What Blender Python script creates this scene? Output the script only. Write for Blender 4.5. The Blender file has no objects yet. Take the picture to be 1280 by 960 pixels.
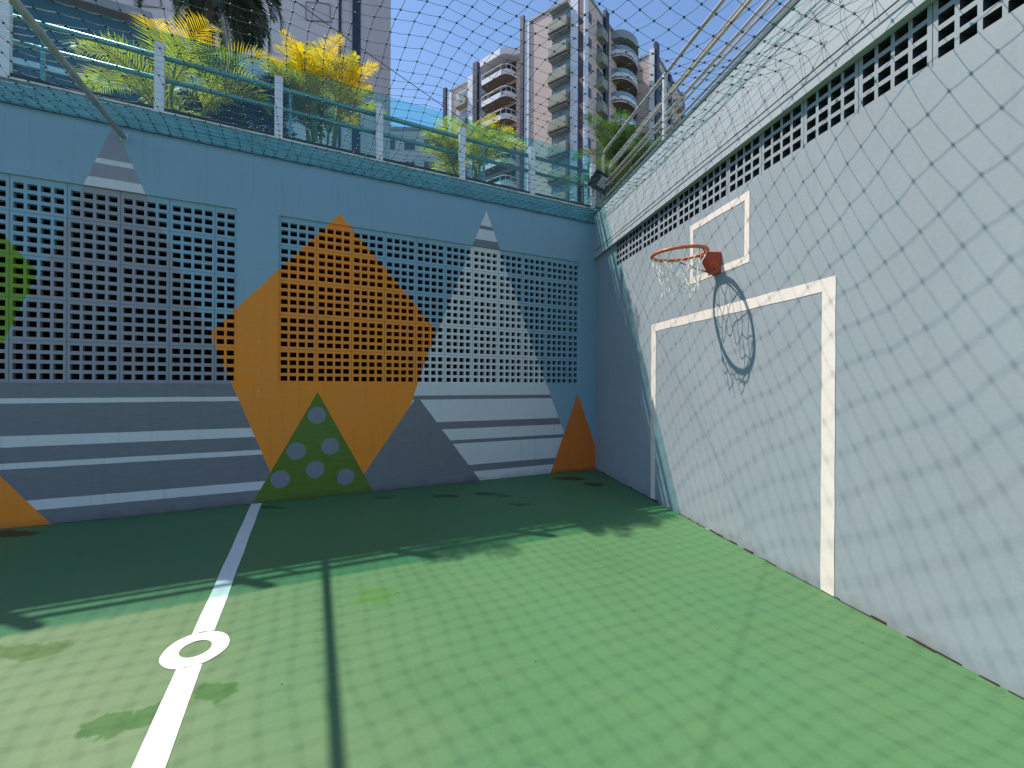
import bpy, math, random
import numpy as np
from mathutils import Matrix, Vector
random.seed(7)
rng = np.random.default_rng(7)
SC = bpy.context.scene
COL = SC.collection
R = math.radians

# ------------------------------------------------------------------ frames (metres)
EYE = 1.35
K = Vector((1.3256, 7.2163, 0.0))                    # the corner where the two court walls meet
d = Vector((0.88763, 0.46055, 0.0)).normalized()     # along the mural wall, towards the corner
e = Vector((0.16695, -0.98596, 0.0)).normalized()    # along the goal wall, away from the corner
nL = Vector((d.y, -d.x, 0.0))                        # mural wall's face, into the court
nR = Vector((e.y, -e.x, 0.0))                        # goal wall's face, into the court
UP = Vector((0, 0, 1))


def frame(x, y, o):
    return Matrix(((x.x, y.x, 0, o.x), (x.y, y.y, 0, o.y), (x.z, y.z, 1, o.z), (0, 0, 0, 1)))


ML = frame(-d, nL, K)          # local x: metres left of the corner, y: off the wall into the court
MR = frame(e, -nR, K)          # local x: metres from the corner, -y: off the wall into the court
SUN = Vector((0.631, -0.236, -1.0))


# ------------------------------------------------------------------ mesh helpers
class MB:
    def __init__(self):
        self.v = []; self.f = []; self.m = []; self.n = 0

    def add(self, v, f, mi=0):
        v = np.asarray(v, float).reshape(-1, 3)
        self.v.append(v)
        b = self.n
        self.f.extend([tuple(i + b for i in q) for q in f])
        self.m.extend([mi] * len(f))
        self.n += len(v)

    def box(self, a, b, mi=0):
        x0, y0, z0 = a; x1, y1, z1 = b
        v = [(x0, y0, z0), (x1, y0, z0), (x1, y1, z0), (x0, y1, z0), (x0, y0, z1), (x1, y0, z1), (x1, y1, z1), (x0, y1, z1)]
        f = [(0, 3, 2, 1), (4, 5, 6, 7), (0, 1, 5, 4), (1, 2, 6, 5), (2, 3, 7, 6), (3, 0, 4, 7)]
        self.add(v, f, mi)

    def quad(self, p, mi=0):
        self.add(p, [tuple(range(len(p)))], mi)

    def prism(self, pts, z0, z1, mi=0):
        n = len(pts)
        v = [(x, y, z0) for x, y in pts] + [(x, y, z1) for x, y in pts]
        f = [tuple(range(n - 1, -1, -1)), tuple(range(n, 2 * n))]
        f += [(i, (i + 1) % n, n + (i + 1) % n, n + i) for i in range(n)]
        self.add(v, f, mi)

    def tube(self, path, r, seg=8, mi=0, closed=False, cap=True):
        P = [Vector(p) for p in path]
        n = len(P)
        rs = r if isinstance(r, (list, tuple)) else [r] * n
        v = []; f = []
        ref = None
        for i in range(n):
            if closed:
                t = (P[(i + 1) % n] - P[i - 1])
            else:
                t = P[min(i + 1, n - 1)] - P[max(i - 1, 0)]
            t.normalize()
            if ref is None:
                ref = Vector((0, 0, 1)) if abs(t.z) < .9 else Vector((1, 0, 0))
            a = t.cross(ref).normalized(); b2 = a.cross(t).normalized(); ref = b2
            for k in range(seg):
                an = 2 * math.pi * k / seg
                v.append(P[i] + (a * math.cos(an) + b2 * math.sin(an)) * rs[i])
        m = n if closed else n - 1
        for i in range(m):
            j = (i + 1) % n
            for k in range(seg):
                l = (k + 1) % seg
                f.append((i * seg + k, i * seg + l, j * seg + l, j * seg + k))
        if cap and not closed:
            f.append(tuple(range(seg - 1, -1, -1))); f.append(tuple((n - 1) * seg + k for k in range(seg)))
        self.add([tuple(x) for x in v], f, mi)

    def build(self, name, mats, parent=None, matrix=None, smooth=False, bevel=0):
        me = bpy.data.meshes.new(name)
        v = np.concatenate(self.v) if self.v else np.zeros((0, 3))
        me.from_pydata(v.tolist(), [], self.f)
        if not isinstance(mats, (list, tuple)):
            mats = [mats]
        for m in mats:
            me.materials.append(m)
        if len(mats) > 1:
            me.polygons.foreach_set('material_index', self.m)
        if smooth:
            me.polygons.foreach_set('use_smooth', [True] * len(me.polygons))
        me.update()
        o = bpy.data.objects.new(name, me)
        COL.objects.link(o)
        if parent is not None:
            o.parent = parent
        if matrix is not None:
            o.matrix_world = matrix
        if bevel:
            b = o.modifiers.new('bevel', 'BEVEL'); b.width = bevel; b.segments = 2; b.limit_method = 'ANGLE'
        return o


def tag(o, label=None, cat=None, group=None, kind=None):
    if label: o['label'] = label
    if cat: o['category'] = cat
    if group: o['group'] = group
    if kind: o['kind'] = kind
    return o


def empty(name, matrix):
    o = bpy.data.objects.new(name, None)
    o.empty_display_size = .2
    COL.objects.link(o)
    o.matrix_world = matrix
    return o


# ------------------------------------------------------------------ material helpers
class NT:
    def __init__(self, name):
        self.mat = bpy.data.materials.new(name)
        self.mat.use_nodes = True
        self.t = self.mat.node_tree
        self.t.nodes.clear()
        self.out = self.t.nodes.new('ShaderNodeOutputMaterial')

    def n(self, typ, **kw):
        nd = self.t.nodes.new(typ)
        for k, v in kw.items():
            setattr(nd, k, v)
        return nd

    def link(self, a, b):
        self.t.links.new(a, b)

    def val(self, sock, v):
        if hasattr(v, 'node'):
            self.link(v, sock)
        else:
            sock.default_value = v

    def math(self, op, a, b=None, c=None, clamp=False):
        nd = self.n('ShaderNodeMath', operation=op, use_clamp=clamp)
        self.val(nd.inputs[0], a)
        if b is not None: self.val(nd.inputs[1], b)
        if c is not None: self.val(nd.inputs[2], c)
        return nd.outputs[0]

    def noise(self, co, scale, detail=3, rough=.55):
        nd = self.n('ShaderNodeTexNoise')
        nd.inputs['Scale'].default_value = scale
        nd.inputs['Detail'].default_value = detail
        nd.inputs['Roughness'].default_value = rough
        if co is not None: self.link(co, nd.inputs['Vector'])
        return nd.outputs['Fac']

    def ramp(self, fac, a, b):
        nd = self.n('ShaderNodeMapRange')
        self.val(nd.inputs[0], fac)
        nd.inputs[1].default_value = a; nd.inputs[2].default_value = b
        return nd.outputs[0]

    def mix(self, fac, a, b, blend='MIX'):
        nd = self.n('ShaderNodeMix', data_type='RGBA', blend_type=blend)
        self.val(nd.inputs[0], fac)
        for s, v in ((nd.inputs[6], a), (nd.inputs[7], b)):
            if hasattr(v, 'node'): self.link(v, s)
            else: s.default_value = (*v[:3], 1)
        return nd.outputs[2]

    def obj(self):
        return self.n('ShaderNodeTexCoord').outputs['Object']

    def bsdf(self, color, rough=.7, metal=0., spec=.35, bump=None, bump_d=.01, bump_s=.5):
        p = self.n('ShaderNodeBsdfPrincipled')
        if hasattr(color, 'node'): self.link(color, p.inputs['Base Color'])
        else: p.inputs['Base Color'].default_value = (*color[:3], 1)
        self.val(p.inputs['Roughness'], rough)
        p.inputs['Metallic'].default_value = metal
        p.inputs['Specular IOR Level'].default_value = spec
        if bump is not None:
            b = self.n('ShaderNodeBump')
            b.inputs['Distance'].default_value = bump_d; b.inputs['Strength'].default_value = bump_s
            self.link(bump, b.inputs['Height']); self.link(b.outputs[0], p.inputs['Normal'])
        self.link(p.outputs[0], self.out.inputs['Surface'])
        return p


def paint(name, col, var=.12, scale=3., rough=.65, metal=0., spec=.35, bump=0., fine=60.):
    t = NT(name)
    co = t.obj()
    n1 = t.noise(co, scale, 4)
    n2 = t.noise(co, fine, 2)
    c = t.mix(t.ramp(n1, .3, .7), [x * (1 - var) for x in col], [min(1, x * (1 + var)) for x in col])
    c = t.mix(t.ramp(n2, .25, .75), c, t.mix(.08, c, (0, 0, 0)))
    t.bsdf(c, rough, metal, spec, n2 if bump else None, bump or .01)
    return t.mat


def polymask(t, vec, pts, soft=.0018):
    """mask of a convex polygon in the wall's own (x, z) metres; vec = (x, z, 1)"""
    c = np.mean(np.array(pts), axis=0)
    m = None
    for i in range(len(pts)):
        a = np.array(pts[i]); b = np.array(pts[(i + 1) % len(pts)])
        nn = np.array([-(b - a)[1], (b - a)[0]]); nn = nn / np.linalg.norm(nn)
        if (c - a) @ nn < 0: nn = -nn
        nd = t.n('ShaderNodeVectorMath', operation='DOT_PRODUCT')
        t.link(vec, nd.inputs[0]); nd.inputs[1].default_value = (nn[0], nn[1], -float(a @ nn))
        m = nd.outputs['Value'] if m is None else t.math('MINIMUM', m, nd.outputs['Value'])
    return t.ramp(m, -soft, soft)


def bandmask(t, z, z0, z1, soft=.0018):
    hw = (z1 - z0) / 2; zc = (z1 + z0) / 2
    q = t.math('SUBTRACT', hw, t.math('ABSOLUTE', t.math('SUBTRACT', z, zc)))
    return t.ramp(q, -soft, soft)


def mural_material():
    t = NT('mural_paint')
    co = t.obj()
    wob = t.n('ShaderNodeTexNoise'); wob.inputs['Scale'].default_value = 9.; wob.inputs['Detail'].default_value = 3
    t.link(co, wob.inputs['Vector'])
    vm = t.n('ShaderNodeVectorMath', operation='MULTIPLY_ADD')
    t.link(wob.outputs['Color'], vm.inputs[0]); vm.inputs[1].default_value = (.008, 0, .008)
    sub = t.n('ShaderNodeVectorMath', operation='SUBTRACT'); t.link(co, sub.inputs[0]); sub.inputs[1].default_value = (.004, 0, .004)
    t.link(sub.outputs[0], vm.inputs[2])
    sx = t.n('ShaderNodeSeparateXYZ'); t.link(vm.outputs[0], sx.inputs[0])
    cb = t.n('ShaderNodeCombineXYZ'); t.link(sx.outputs[0], cb.inputs[0]); t.link(sx.outputs[2], cb.inputs[1]); cb.inputs[2].default_value = 1
    V = cb.outputs[0]; Z = sx.outputs[2]
    BLUE = (.245, .395, .485); GRAY = (.19, .195, .215); LIGHT = (.68, .68, .68); ORANGE = (.90, .27, .014)
    GREEN = (.105, .180, .010); GRAY_LIT = (.29, .295, .335); DOT = (.20, .235, .265)
    c = t.mix(0, BLUE, BLUE)
    # light striped mountain
    m = polymask(t, V, [(1.909, 3.745), (3.405, 0), (.35, 0)])
    col = t.mix(0, LIGHT, LIGHT)
    for a, b in ((3.480, 3.530), (3.232, 3.332), (1.130, 1.183), (.733, .830), (.531, .580), (.137, .231)):
        col = t.mix(bandmask(t, Z, a, b), col, GRAY)
    c = t.mix(m, c, col)
    # big grey striped mountain on the left
    m = polymask(t, V, [(5.925, 3.88), (7.27, 0), (4.40, 0)])
    col = t.mix(bandmask(t, Z, 1.33, 3.9), GRAY, GRAY_LIT)  # lighter grey higher up: the brighter light there is painted in
    for a, b in ((3.470, 3.520), (3.240, 3.331), (1.140, 1.187), (.740, .842), (.540, .594), (.146, .242)):
        col = t.mix(bandmask(t, Z, a, b), col, LIGHT)
    c = t.mix(m, c, col)
    # green diamond
    c = t.mix(polymask(t, V, [(6.472, 2.366), (7.2, 3.33), (7.92, 2.366), (7.2, .2)]), c, (.17, .31, .02))
    # orange gem, grey mountain, small orange mountains
    c = t.mix(polymask(t, V, [(3.824, 3.368), (2.615, 2.051), (3.853, -1.497), (5.125, 1.869)]), c, ORANGE)
    c = t.mix(polymask(t, V, [(2.873, 1.180), (3.70, -.02), (1.965, -.02)]), c, GRAY)
    c = t.mix(polymask(t, V, [(.349, 1.195), (.845, -.02), (-.16, -.02)]), c, (.74, .175, .012))
    c = t.mix(polymask(t, V, [(7.2, 1.18), (6.35, -.02), (8.1, -.02)]), c, ORANGE)
    # green mountain with dots
    c = t.mix(polymask(t, V, [(4.06, 1.236), (4.735, -.02), (3.405, -.02)]), c, GREEN)
    for (x, z) in ((4.068, .962), (4.282, .556), (3.917, .590), (4.445, .247), (4.082, .326), (3.744, .212)):
        nd = t.n('ShaderNodeVectorMath', operation='DISTANCE'); t.link(V, nd.inputs[0]); nd.inputs[1].default_value = (x, z, 1)
        c = t.mix(t.ramp(nd.outputs['Value'], .101, .098), c, DOT)
    # wear: blotches, runs down the wall, chips
    n1 = t.noise(co, 1.6, 4)
    c = t.mix(t.math('MULTIPLY', t.ramp(n1, .35, .75), .16), c, t.mix(.5, c, (.25, .27, .28)))
    mp = t.n('ShaderNodeMapping'); t.link(co, mp.inputs[0]); mp.inputs['Scale'].default_value = (14, 1, .9)
    n2 = t.noise(mp.outputs[0], 1.2, 3)
    c = t.mix(t.math('MULTIPLY', t.ramp(n2, .55, .8), .16), c, (.06, .065, .07))
    mp2 = t.n('ShaderNodeMapping'); t.link(co, mp2.inputs[0]); mp2.inputs['Scale'].default_value = (4, 1, 22)
    c = t.mix(t.math('MULTIPLY', t.ramp(t.noise(mp2.outputs[0], 1.6, 4, .6), .45, .8), .10), c, (.5, .5, .48))
    c = t.mix(t.math('MULTIPLY', t.ramp(t.noise(co, 22, 5, .7), .685, .72), .55), c, (.34, .33, .31))
    n4 = t.noise(co, 70, 2)
    sp = t.n('ShaderNodeSeparateXYZ'); t.link(co, sp.inputs[0])
    # splash-back dirt at the foot of the wall
    nlow = t.noise(co, 5, 3)
    foot = t.ramp(t.math('ADD', sp.outputs[2], t.math('MULTIPLY', nlow, .16)), .16, .05)
    c = t.mix(t.math('MULTIPLY', foot, .45), c, (.05, .045, .04))
    # old drill holes: two thin dotted runs on the pier
    dx = t.ramp(t.math('ABSOLUTE', t.math('SUBTRACT', sp.outputs[0], 4.665)), .012, .005)
    ch = t.ramp(t.noise(co, 34, 1), .62, .68)
    zr = bandmask(t, sp.outputs[2], 1.05, 2.5)
    c = t.mix(t.math('MULTIPLY', t.math('MULTIPLY', dx, ch), zr), c, (.55, .5, .42))
    t.bsdf(c, .62, 0, .3, n4, .0015, .6)
    return t.mat


def right_wall_material():
    t = NT('wall_paint')
    co = t.obj()
    base = (.288, .338, .368)
    n1 = t.noise(co, 1.1, 5)
    c = t.mix(t.ramp(n1, .3, .72), [x * .93 for x in base], [x * 1.06 for x in base])
    n3 = t.noise(co, 2.7, 3)
    c = t.mix(t.math('MULTIPLY', t.ramp(n3, .45, .75), .45), c, (.33, .325, .355))
    n6 = t.noise(co, .8, 5, .65)
    c = t.mix(t.math('MULTIPLY', t.ramp(n6, .5, .75), .4), c, (.25, .315, .33))
    mp = t.n('ShaderNodeMapping'); t.link(co, mp.inputs[0]); mp.inputs['Scale'].default_value = (10, 1, .7)
    n2 = t.noise(mp.outputs[0], 1.2, 4)
    c = t.mix(t.math('MULTIPLY', t.ramp(n2, .52, .85), .28), c, (.17, .19, .2))
    c = t.mix(t.math('MULTIPLY', t.ramp(t.noise(co, 3.4, 6, .72), .60, .70), .16), c, (.16, .17, .175))
    c = t.mix(t.math('MULTIPLY', t.ramp(t.noise(co, 19, 4, .7), .69, .73), .4), c, (.42, .42, .41))
    sp = t.n('ShaderNodeSeparateXYZ'); t.link(co, sp.inputs[0])
    c = t.mix(t.math('MULTIPLY', t.ramp(t.noise(co, 38, 4, .75), .38, .68), .14), c, (.42, .44, .45))
    c = t.mix(t.math('MULTIPLY', t.ramp(t.noise(co, 12, 5, .75), .55, .72), .14), c, (.2, .235, .25))
    nlow = t.noise(co, 6, 3)
    foot = t.ramp(t.math('ADD', sp.outputs[2], t.math('MULTIPLY', nlow, .22)), .2, .06)
    c = t.mix(t.math('MULTIPLY', foot, .55), c, (.17, .155, .13))
    n4 = t.noise(co, 55, 3)
    t.bsdf(c, .6, 0, .2, n4, .0012, .5)
    return t.mat


def floor_material():
    t = NT('court_floor_paint')
    co = t.obj()
    n1 = t.noise(co, .55, 4)
    g = (.082, .202, .080)
    c = t.mix(t.ramp(n1, .3, .7), [x * .92 for x in g], [x * 1.1 for x in g])
    # dusty, worn beige patch to the left, with glare painted into its colour
    sp = t.n('ShaderNodeSeparateXYZ'); t.link(co, sp.inputs[0])
    cen = t.n('ShaderNodeVectorMath', operation='DISTANCE'); t.link(co, cen.inputs[0]); cen.inputs[1].default_value = (-2.2, 1.4, 0)
    du = t.math('ADD', cen.outputs['Value'], t.math('MULTIPLY', t.noise(co, 1.3, 4), 1.5))
    c = t.mix(t.math('MULTIPLY', t.ramp(du, 2.9, 1.1), .6), c, (.235, .265, .145))
    n3 = t.noise(co, 2.2, 5, .6)
    c = t.mix(t.math('MULTIPLY', t.ramp(n3, .52, .78), .42), c, (.145, .21, .088))
    n7 = t.noise(co, 1.1, 5, .6)
    c = t.mix(t.math('MULTIPLY', t.ramp(n7, .5, .72), .5), c, (.05, .185, .092))
    n5 = t.noise(co, 9, 4, .65)
    c = t.mix(t.math('MULTIPLY', t.ramp(n5, .5, .8), .14), c, (.03, .10, .055))
    # scratches
    mp = t.n('ShaderNodeMapping'); t.link(co, mp.inputs[0]); mp.inputs['Scale'].default_value = (3, 34, 1); mp.inputs['Rotation'].default_value = (0, 0, .6)
    sc = t.noise(mp.outputs[0], 1.5, 2)
    c = t.mix(t.math('MULTIPLY', t.ramp(sc, .70, .76), .22), c, (.35, .42, .25))
    # algae and damp stains, each with a ragged outline of its own
    wn = t.n('ShaderNodeTexNoise'); wn.inputs['Scale'].default_value = 6.5; wn.inputs['Detail'].default_value = 5; wn.inputs['Roughness'].default_value = .62
    t.link(co, wn.inputs['Vector'])
    wv = t.n('ShaderNodeVectorMath', operation='MULTIPLY_ADD'); t.link(wn.outputs['Color'], wv.inputs[0]); wv.inputs[1].default_value = (.26, .26, 0)
    sb = t.n('ShaderNodeVectorMath', operation='SUBTRACT'); t.link(co, sb.inputs[0]); sb.inputs[1].default_value = (.13, .13, 0)
    t.link(sb.outputs[0], wv.inputs[2])
    st = [(-1.56, 1.80, .105, .07, (.042, .135, .022)), (-1.44, 1.86, .07, .085, (.042, .135, .022)), (-1.28, 1.99, .095, .075, (.042, .135, .022)),
          (-2.47, 2.28, .27, .07, (.06, .13, .025)), (-.85, 2.89, .14, .12, (.07, .20, .042)), (-.80, 5.44, .17, .07, (.025, .05, .035)),
          (-.29, 5.57, .15, .07, (.025, .05, .035)), (-.1, 5.47, .10, .05, (.03, .055, .04)), (.83, 6.47, .25, .12, (.05, .03, .015)), (1.10, 6.13, .16, .11, (.055, .03, .012)),
          (-4.41, 4.0, .26, .09, (.05, .025, .015)), (-2.62, 4.91, .2, .05, (.03, .05, .03)), (-1.5, 5.35, .12, .05, (.03, .06, .04)), (.1, 5.1, .14, .05, (.03, .06, .04))]
    for x, y, a, b, col in st:
        s1 = t.n('ShaderNodeVectorMath', operation='SUBTRACT'); t.link(wv.outputs[0], s1.inputs[0]); s1.inputs[1].default_value = (x, y, 0)
        s2 = t.n('ShaderNodeVectorMath', operation='DIVIDE'); t.link(s1.outputs[0], s2.inputs[0]); s2.inputs[1].default_value = (a, b, 10)
        ln = t.n('ShaderNodeVectorMath', operation='LENGTH'); t.link(s2.outputs[0], ln.inputs[0])
        c = t.mix(t.math('MULTIPLY', t.ramp(ln.outputs['Value'], 1.12, .86), .82), c, col)
    c = t.mix(t.math('MULTIPLY', t.ramp(t.noise(co, 42, 4, .75), .38, .68), .20), c, (.155, .235, .115))
    c = t.mix(t.math('MULTIPLY', t.ramp(t.noise(co, 17, 5, .75), .56, .72), .22), c, (.035, .12, .06))
    cw = t.n('ShaderNodeTexNoise'); cw.inputs['Scale'].default_value = 2.5; cw.inputs['Detail'].default_value = 5; t.link(co, cw.inputs['Vector'])
    ca = t.n('ShaderNodeVectorMath', operation='MULTIPLY_ADD'); t.link(cw.outputs['Color'], ca.inputs[0]); ca.inputs[1].default_value = (.5, .5, 0); t.link(co, ca.inputs[2])
    cv = t.n('ShaderNodeTexVoronoi', feature='DISTANCE_TO_EDGE'); cv.inputs['Scale'].default_value = .42; t.link(ca.outputs[0], cv.inputs['Vector'])
    ck = t.math('MULTIPLY', t.ramp(cv.outputs['Distance'], .0022, .0008), t.ramp(t.noise(co, .9, 3), .48, .6))
    c = t.mix(t.math('MULTIPLY', ck, .18), c, (.03, .06, .04))
    # grit, seed husks and scuffs
    for scl, th, col, f in ((7., .016, (.02, .018, .012), .8), (5., .014, (.5, .5, .4), .7)):
        vo = t.n('ShaderNodeTexVoronoi'); vo.inputs['Scale'].default_value = scl; t.link(co, vo.inputs['Vector'])
        vr = t.n('ShaderNodeSeparateColor'); t.link(vo.outputs['Color'], vr.inputs[0])
        c = t.mix(t.math('MULTIPLY', t.math('MULTIPLY', t.ramp(vo.outputs['Distance'], th * scl * .45, th * scl * .3), t.math('GREATER_THAN', vr.outputs[0], .8)), f), c, col)
    n4 = t.noise(co, 130, 2)
    rg = t.ramp(n3, .2, .9)
    ro = t.math('ADD', .48, t.math('MULTIPLY', rg, .2))
    t.bsdf(c, ro, 0, .2, n4, .0015, .5)
    return t.mat


def glass_material():
    t = NT('tinted_glass')
    tr = t.n('ShaderNodeBsdfTransparent'); tr.inputs[0].default_value = (.70, .935, .915, 1)
    gl = t.n('ShaderNodeBsdfGlossy'); gl.inputs['Color'].default_value = (.8, .95, 1, 1); gl.inputs['Roughness'].default_value = .02
    lw = t.n('ShaderNodeLayerWeight'); lw.inputs[0].default_value = .5
    fr = t.math('MULTIPLY_ADD', t.math('POWER', lw.outputs['Facing'], 4.0), .80, .04)
    mx = t.n('ShaderNodeMixShader')
    t.link(fr, mx.inputs[0]); t.link(tr.outputs[0], mx.inputs[1]); t.link(gl.outputs[0], mx.inputs[2])
    t.link(mx.outputs[0], t.out.inputs['Surface'])
    return t.mat


def leaf_material(name, col, tcol, tw=.5, var=.35):
    t = NT(name)
    co = t.obj()
    n1 = t.noise(co, 5, 3)
    f = t.ramp(n1, .3, .7)
    c = t.mix(f, [x * (1 - var) for x in col], [x * (1 + var) for x in col])
    c2 = t.mix(f, [x * (1 - var) for x in tcol], [min(1, x * (1 + var)) for x in tcol])
    df = t.n('ShaderNodeBsdfPrincipled'); t.link(c, df.inputs['Base Color']); df.inputs['Roughness'].default_value = .45
    tl = t.n('ShaderNodeBsdfTranslucent'); t.link(c2, tl.inputs['Color'])
    mx = t.n('ShaderNodeMixShader'); mx.inputs[0].default_value = tw
    t.link(df.outputs[0], mx.inputs[1]); t.link(tl.outputs[0], mx.inputs[2]); t.link(mx.outputs[0], t.out.inputs['Surface'])
    return t.mat


M = {}
M['mural'] = mural_material()
M['rwall'] = right_wall_material()
M['beam'] = paint('beam_paint', (.385, .43, .455), .06, 1.5, .6, bump=.0015)
M['soffit'] = M['beam']
M['parapet'] = paint('parapet_paint', (.13, .33, .37), .12, 2, .6, bump=.0015)
M['floor'] = floor_material()
t = NT('line_paint'); co = t.obj()
c = t.mix(t.ramp(t.noise(co, 4, 4), .3, .7), (.74, .71, .64), (.82, .79, .72))
c = t.mix(t.math('MULTIPLY', t.ramp(t.noise(co, 26, 5, .7), .60, .68), .45), c, (.30, .36, .24))
c = t.mix(t.math('MULTIPLY', t.ramp(t.noise(co, 7, 4, .6), .56, .72), .25), c, (.5, .46, .38))
t.bsdf(c, .6, 0, .25, t.noise(co, 130, 2), .0012, .5)
M['line'] = t.mat
M['goal'] = paint('goal_paint', (.82, .73, .66), .05, 5, .55)
M['glass'] = glass_material()
M['alu'] = paint('aluminium', (.62, .62, .58), .08, 4, .4, .25, .5)
M['post'] = paint('white_post', (.66, .68, .70), .10, 4, .5)
M['steel'] = paint('stainless_steel', (.74, .70, .64), .06, 6, .28, .75, .5)
M['railsteel'] = paint('rail_steel', (.36, .38, .38), .06, 6, .3, .75, .5)
M['dark'] = paint('dark_trim', (.035, .055, .055), .2, 4, .5)
M['coping'] = paint('coping_paint', (.06, .105, .11), .2, 3, .55)
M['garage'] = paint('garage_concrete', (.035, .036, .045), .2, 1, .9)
M['slab'] = paint('terrace_paving', (.28, .27, .25), .15, 2, .85)
M['ground'] = paint('ground', (.14, .15, .11), .3, .1, .95)
M['net'] = paint('net_cord', (.022, .085, .085), .25, 3, .6)
M['netpale'] = paint('net_cord_pale', (.14, .50, .45), .25, 3, .6)
M['wire'] = paint('wire', (.05, .07, .07), .2, 4, .5)
M['hoop'] = paint('hoop_red', (.50, .075, .03), .2, 14, .45, bump=.0006)
M['ring'] = paint('ring_orange', (.60, .16, .06), .25, 20, .45)
M['cord'] = paint('hoop_net_cord', (.80, .78, .70), .1, 20, .8)
M['pole'] = paint('pole_steel', (.60, .58, .52), .12, 8, .5, 0)
M['black'] = paint('black_housing', (.012, .012, .013), .2, 8, .4)
M['lens'] = paint('lamp_lens', (.20, .22, .15), .2, 20, .12, 0, .6)
M['hole'] = paint('dark_hole_sides', (.045, .05, .065), .3, 6, .95)  # inner sides of the goal wall's block holes, darker than its face
M['crack'] = paint('crack_dirt', (.035, .025, .018), .5, 20, .95)
M['plaster'] = paint('bare_plaster', (.36, .35, .32), .2, 20, .9)
M['areca'] = leaf_material('areca_leaf', (.22, .25, .022), (.60, .54, .03), .5, .4)
M['gold'] = leaf_material('golden_leaf', (.46, .34, .014), (.92, .62, .012), .58, .3)
M['green_leaf'] = leaf_material('green_leaf', (.035, .085, .018), (.12, .24, .025), .35)
M['dark_leaf'] = leaf_material('dark_leaf', (.022, .042, .024), (.03, .06, .02), .25)
M['cane'] = paint('palm_cane', (.24, .22, .06), .3, 6, .6)
M['trunk'] = paint('palm_trunk', (.16, .13, .10), .3, 5, .9)
M['soil'] = paint('planter_soil', (.06, .045, .03), .3, 5, .95)

# ------------------------------------------------------------------ ground and court
mb = MB(); mb.quad([(-900, -900, -.03), (900, -900, -.03), (900, 1500, -.03), (-900, 1500, -.03)])
tag(mb.build('ground', M['ground']), kind='structure')


def Lp(s, off, z=0.):
    return ML @ Vector((s, off, z))


def Rp(s, off, z=0.):
    return MR @ Vector((s, -off, z))


mb = MB()
a, b, c_, d_ = Lp(9.6, -.05), K + Vector((.02, .02, 0)), Rp(10, -.05), Lp(9.6, 9.5)
mb.quad([(p.x, p.y, 0.0) for p in (d_, c_, b, a)])
tag(mb.build('court_floor', M['floor']), kind='structure')

# painted centre line and spot, thin paint sheets on the floor
mb = MB()
A0 = Vector((-2.817, 5.037)); dv = Vector((1.557, -3.445)).normalized(); pv = Vector((-dv.y, dv.x))
CEN = Vector((-1.588, 2.30)); rx, ry = .145, .168       # the spot, slightly out of round
def lineseg(t0, t1, w0=.052, w1=.056):
    n = 14
    for i in range(n):
        ta, tb = t0 + (t1 - t0) * i / n, t0 + (t1 - t0) * (i + 1) / n
        q = []
        for tt, sg in ((ta, -1), (tb, -1), (tb, 1), (ta, 1)):
            w = w0 + (.0022 * math.sin(tt * 23 + sg * 2) + .0015 * math.sin(tt * 61 + sg))
            p = A0 + dv * tt + pv * (sg * w)
            q.append((p.x, p.y, .003))
        mb.quad(q[::-1])
tc = (CEN - A0).dot(dv)
# radius of the spot along the line
lineseg(-.02, tc - ry * .965); lineseg(tc + ry * .965, 7.2)
axis_y = dv; axis_x = pv
N = 56
ring_o = []; ring_i = []
for i in range(N):
    an = 2 * math.pi * i / N
    w = 1 + .012 * math.sin(3 * an + 1) + .008 * math.sin(7 * an)
    p = CEN + axis_x * (rx * w * math.cos(an)) + axis_y * (ry * w * math.sin(an))
    q = CEN + axis_x * (rx * .47 * math.cos(an)) + axis_y * (ry * .47 * math.sin(an))
    ring_o.append((p.x, p.y, .003)); ring_i.append((q.x, q.y, .003))
for i in range(N):
    j = (i + 1) % N
    mb.quad([ring_i[i], ring_o[i], ring_o[j], ring_i[j]][::-1])
o = mb.build('court_marking', M['line']); tag(o, kind='structure')
for p in o.data.polygons:
    pass

# ------------------------------------------------------------------ mural wall
BW, BH = .3955, .393
BZ0, BZT = 1.33, 3.235
G2 = (.32, .32 + 10.5 * BW)
G1 = (4.885, 4.885 + 7.5 * BW)
SMAX = 9.6
PAR = 4.09
mb = MB()
T = -.16
mb.box((-.12, T, -.02), (SMAX, 0, BZ0))
mb.box((-.12, T, BZT), (SMAX, 0, 3.868))
for x0, x1 in ((-.12, G2[0]), (G2[1], G1[0]), (G1[1], SMAX)):
    mb.box((x0, T, BZ0), (x1, 0, BZT))
wallL = mb.build('mural_wall', M['mural'], matrix=ML)
tag(wallL, 'long blue court wall with a painted mural of mountains and an orange gem', 'wall')


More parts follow.
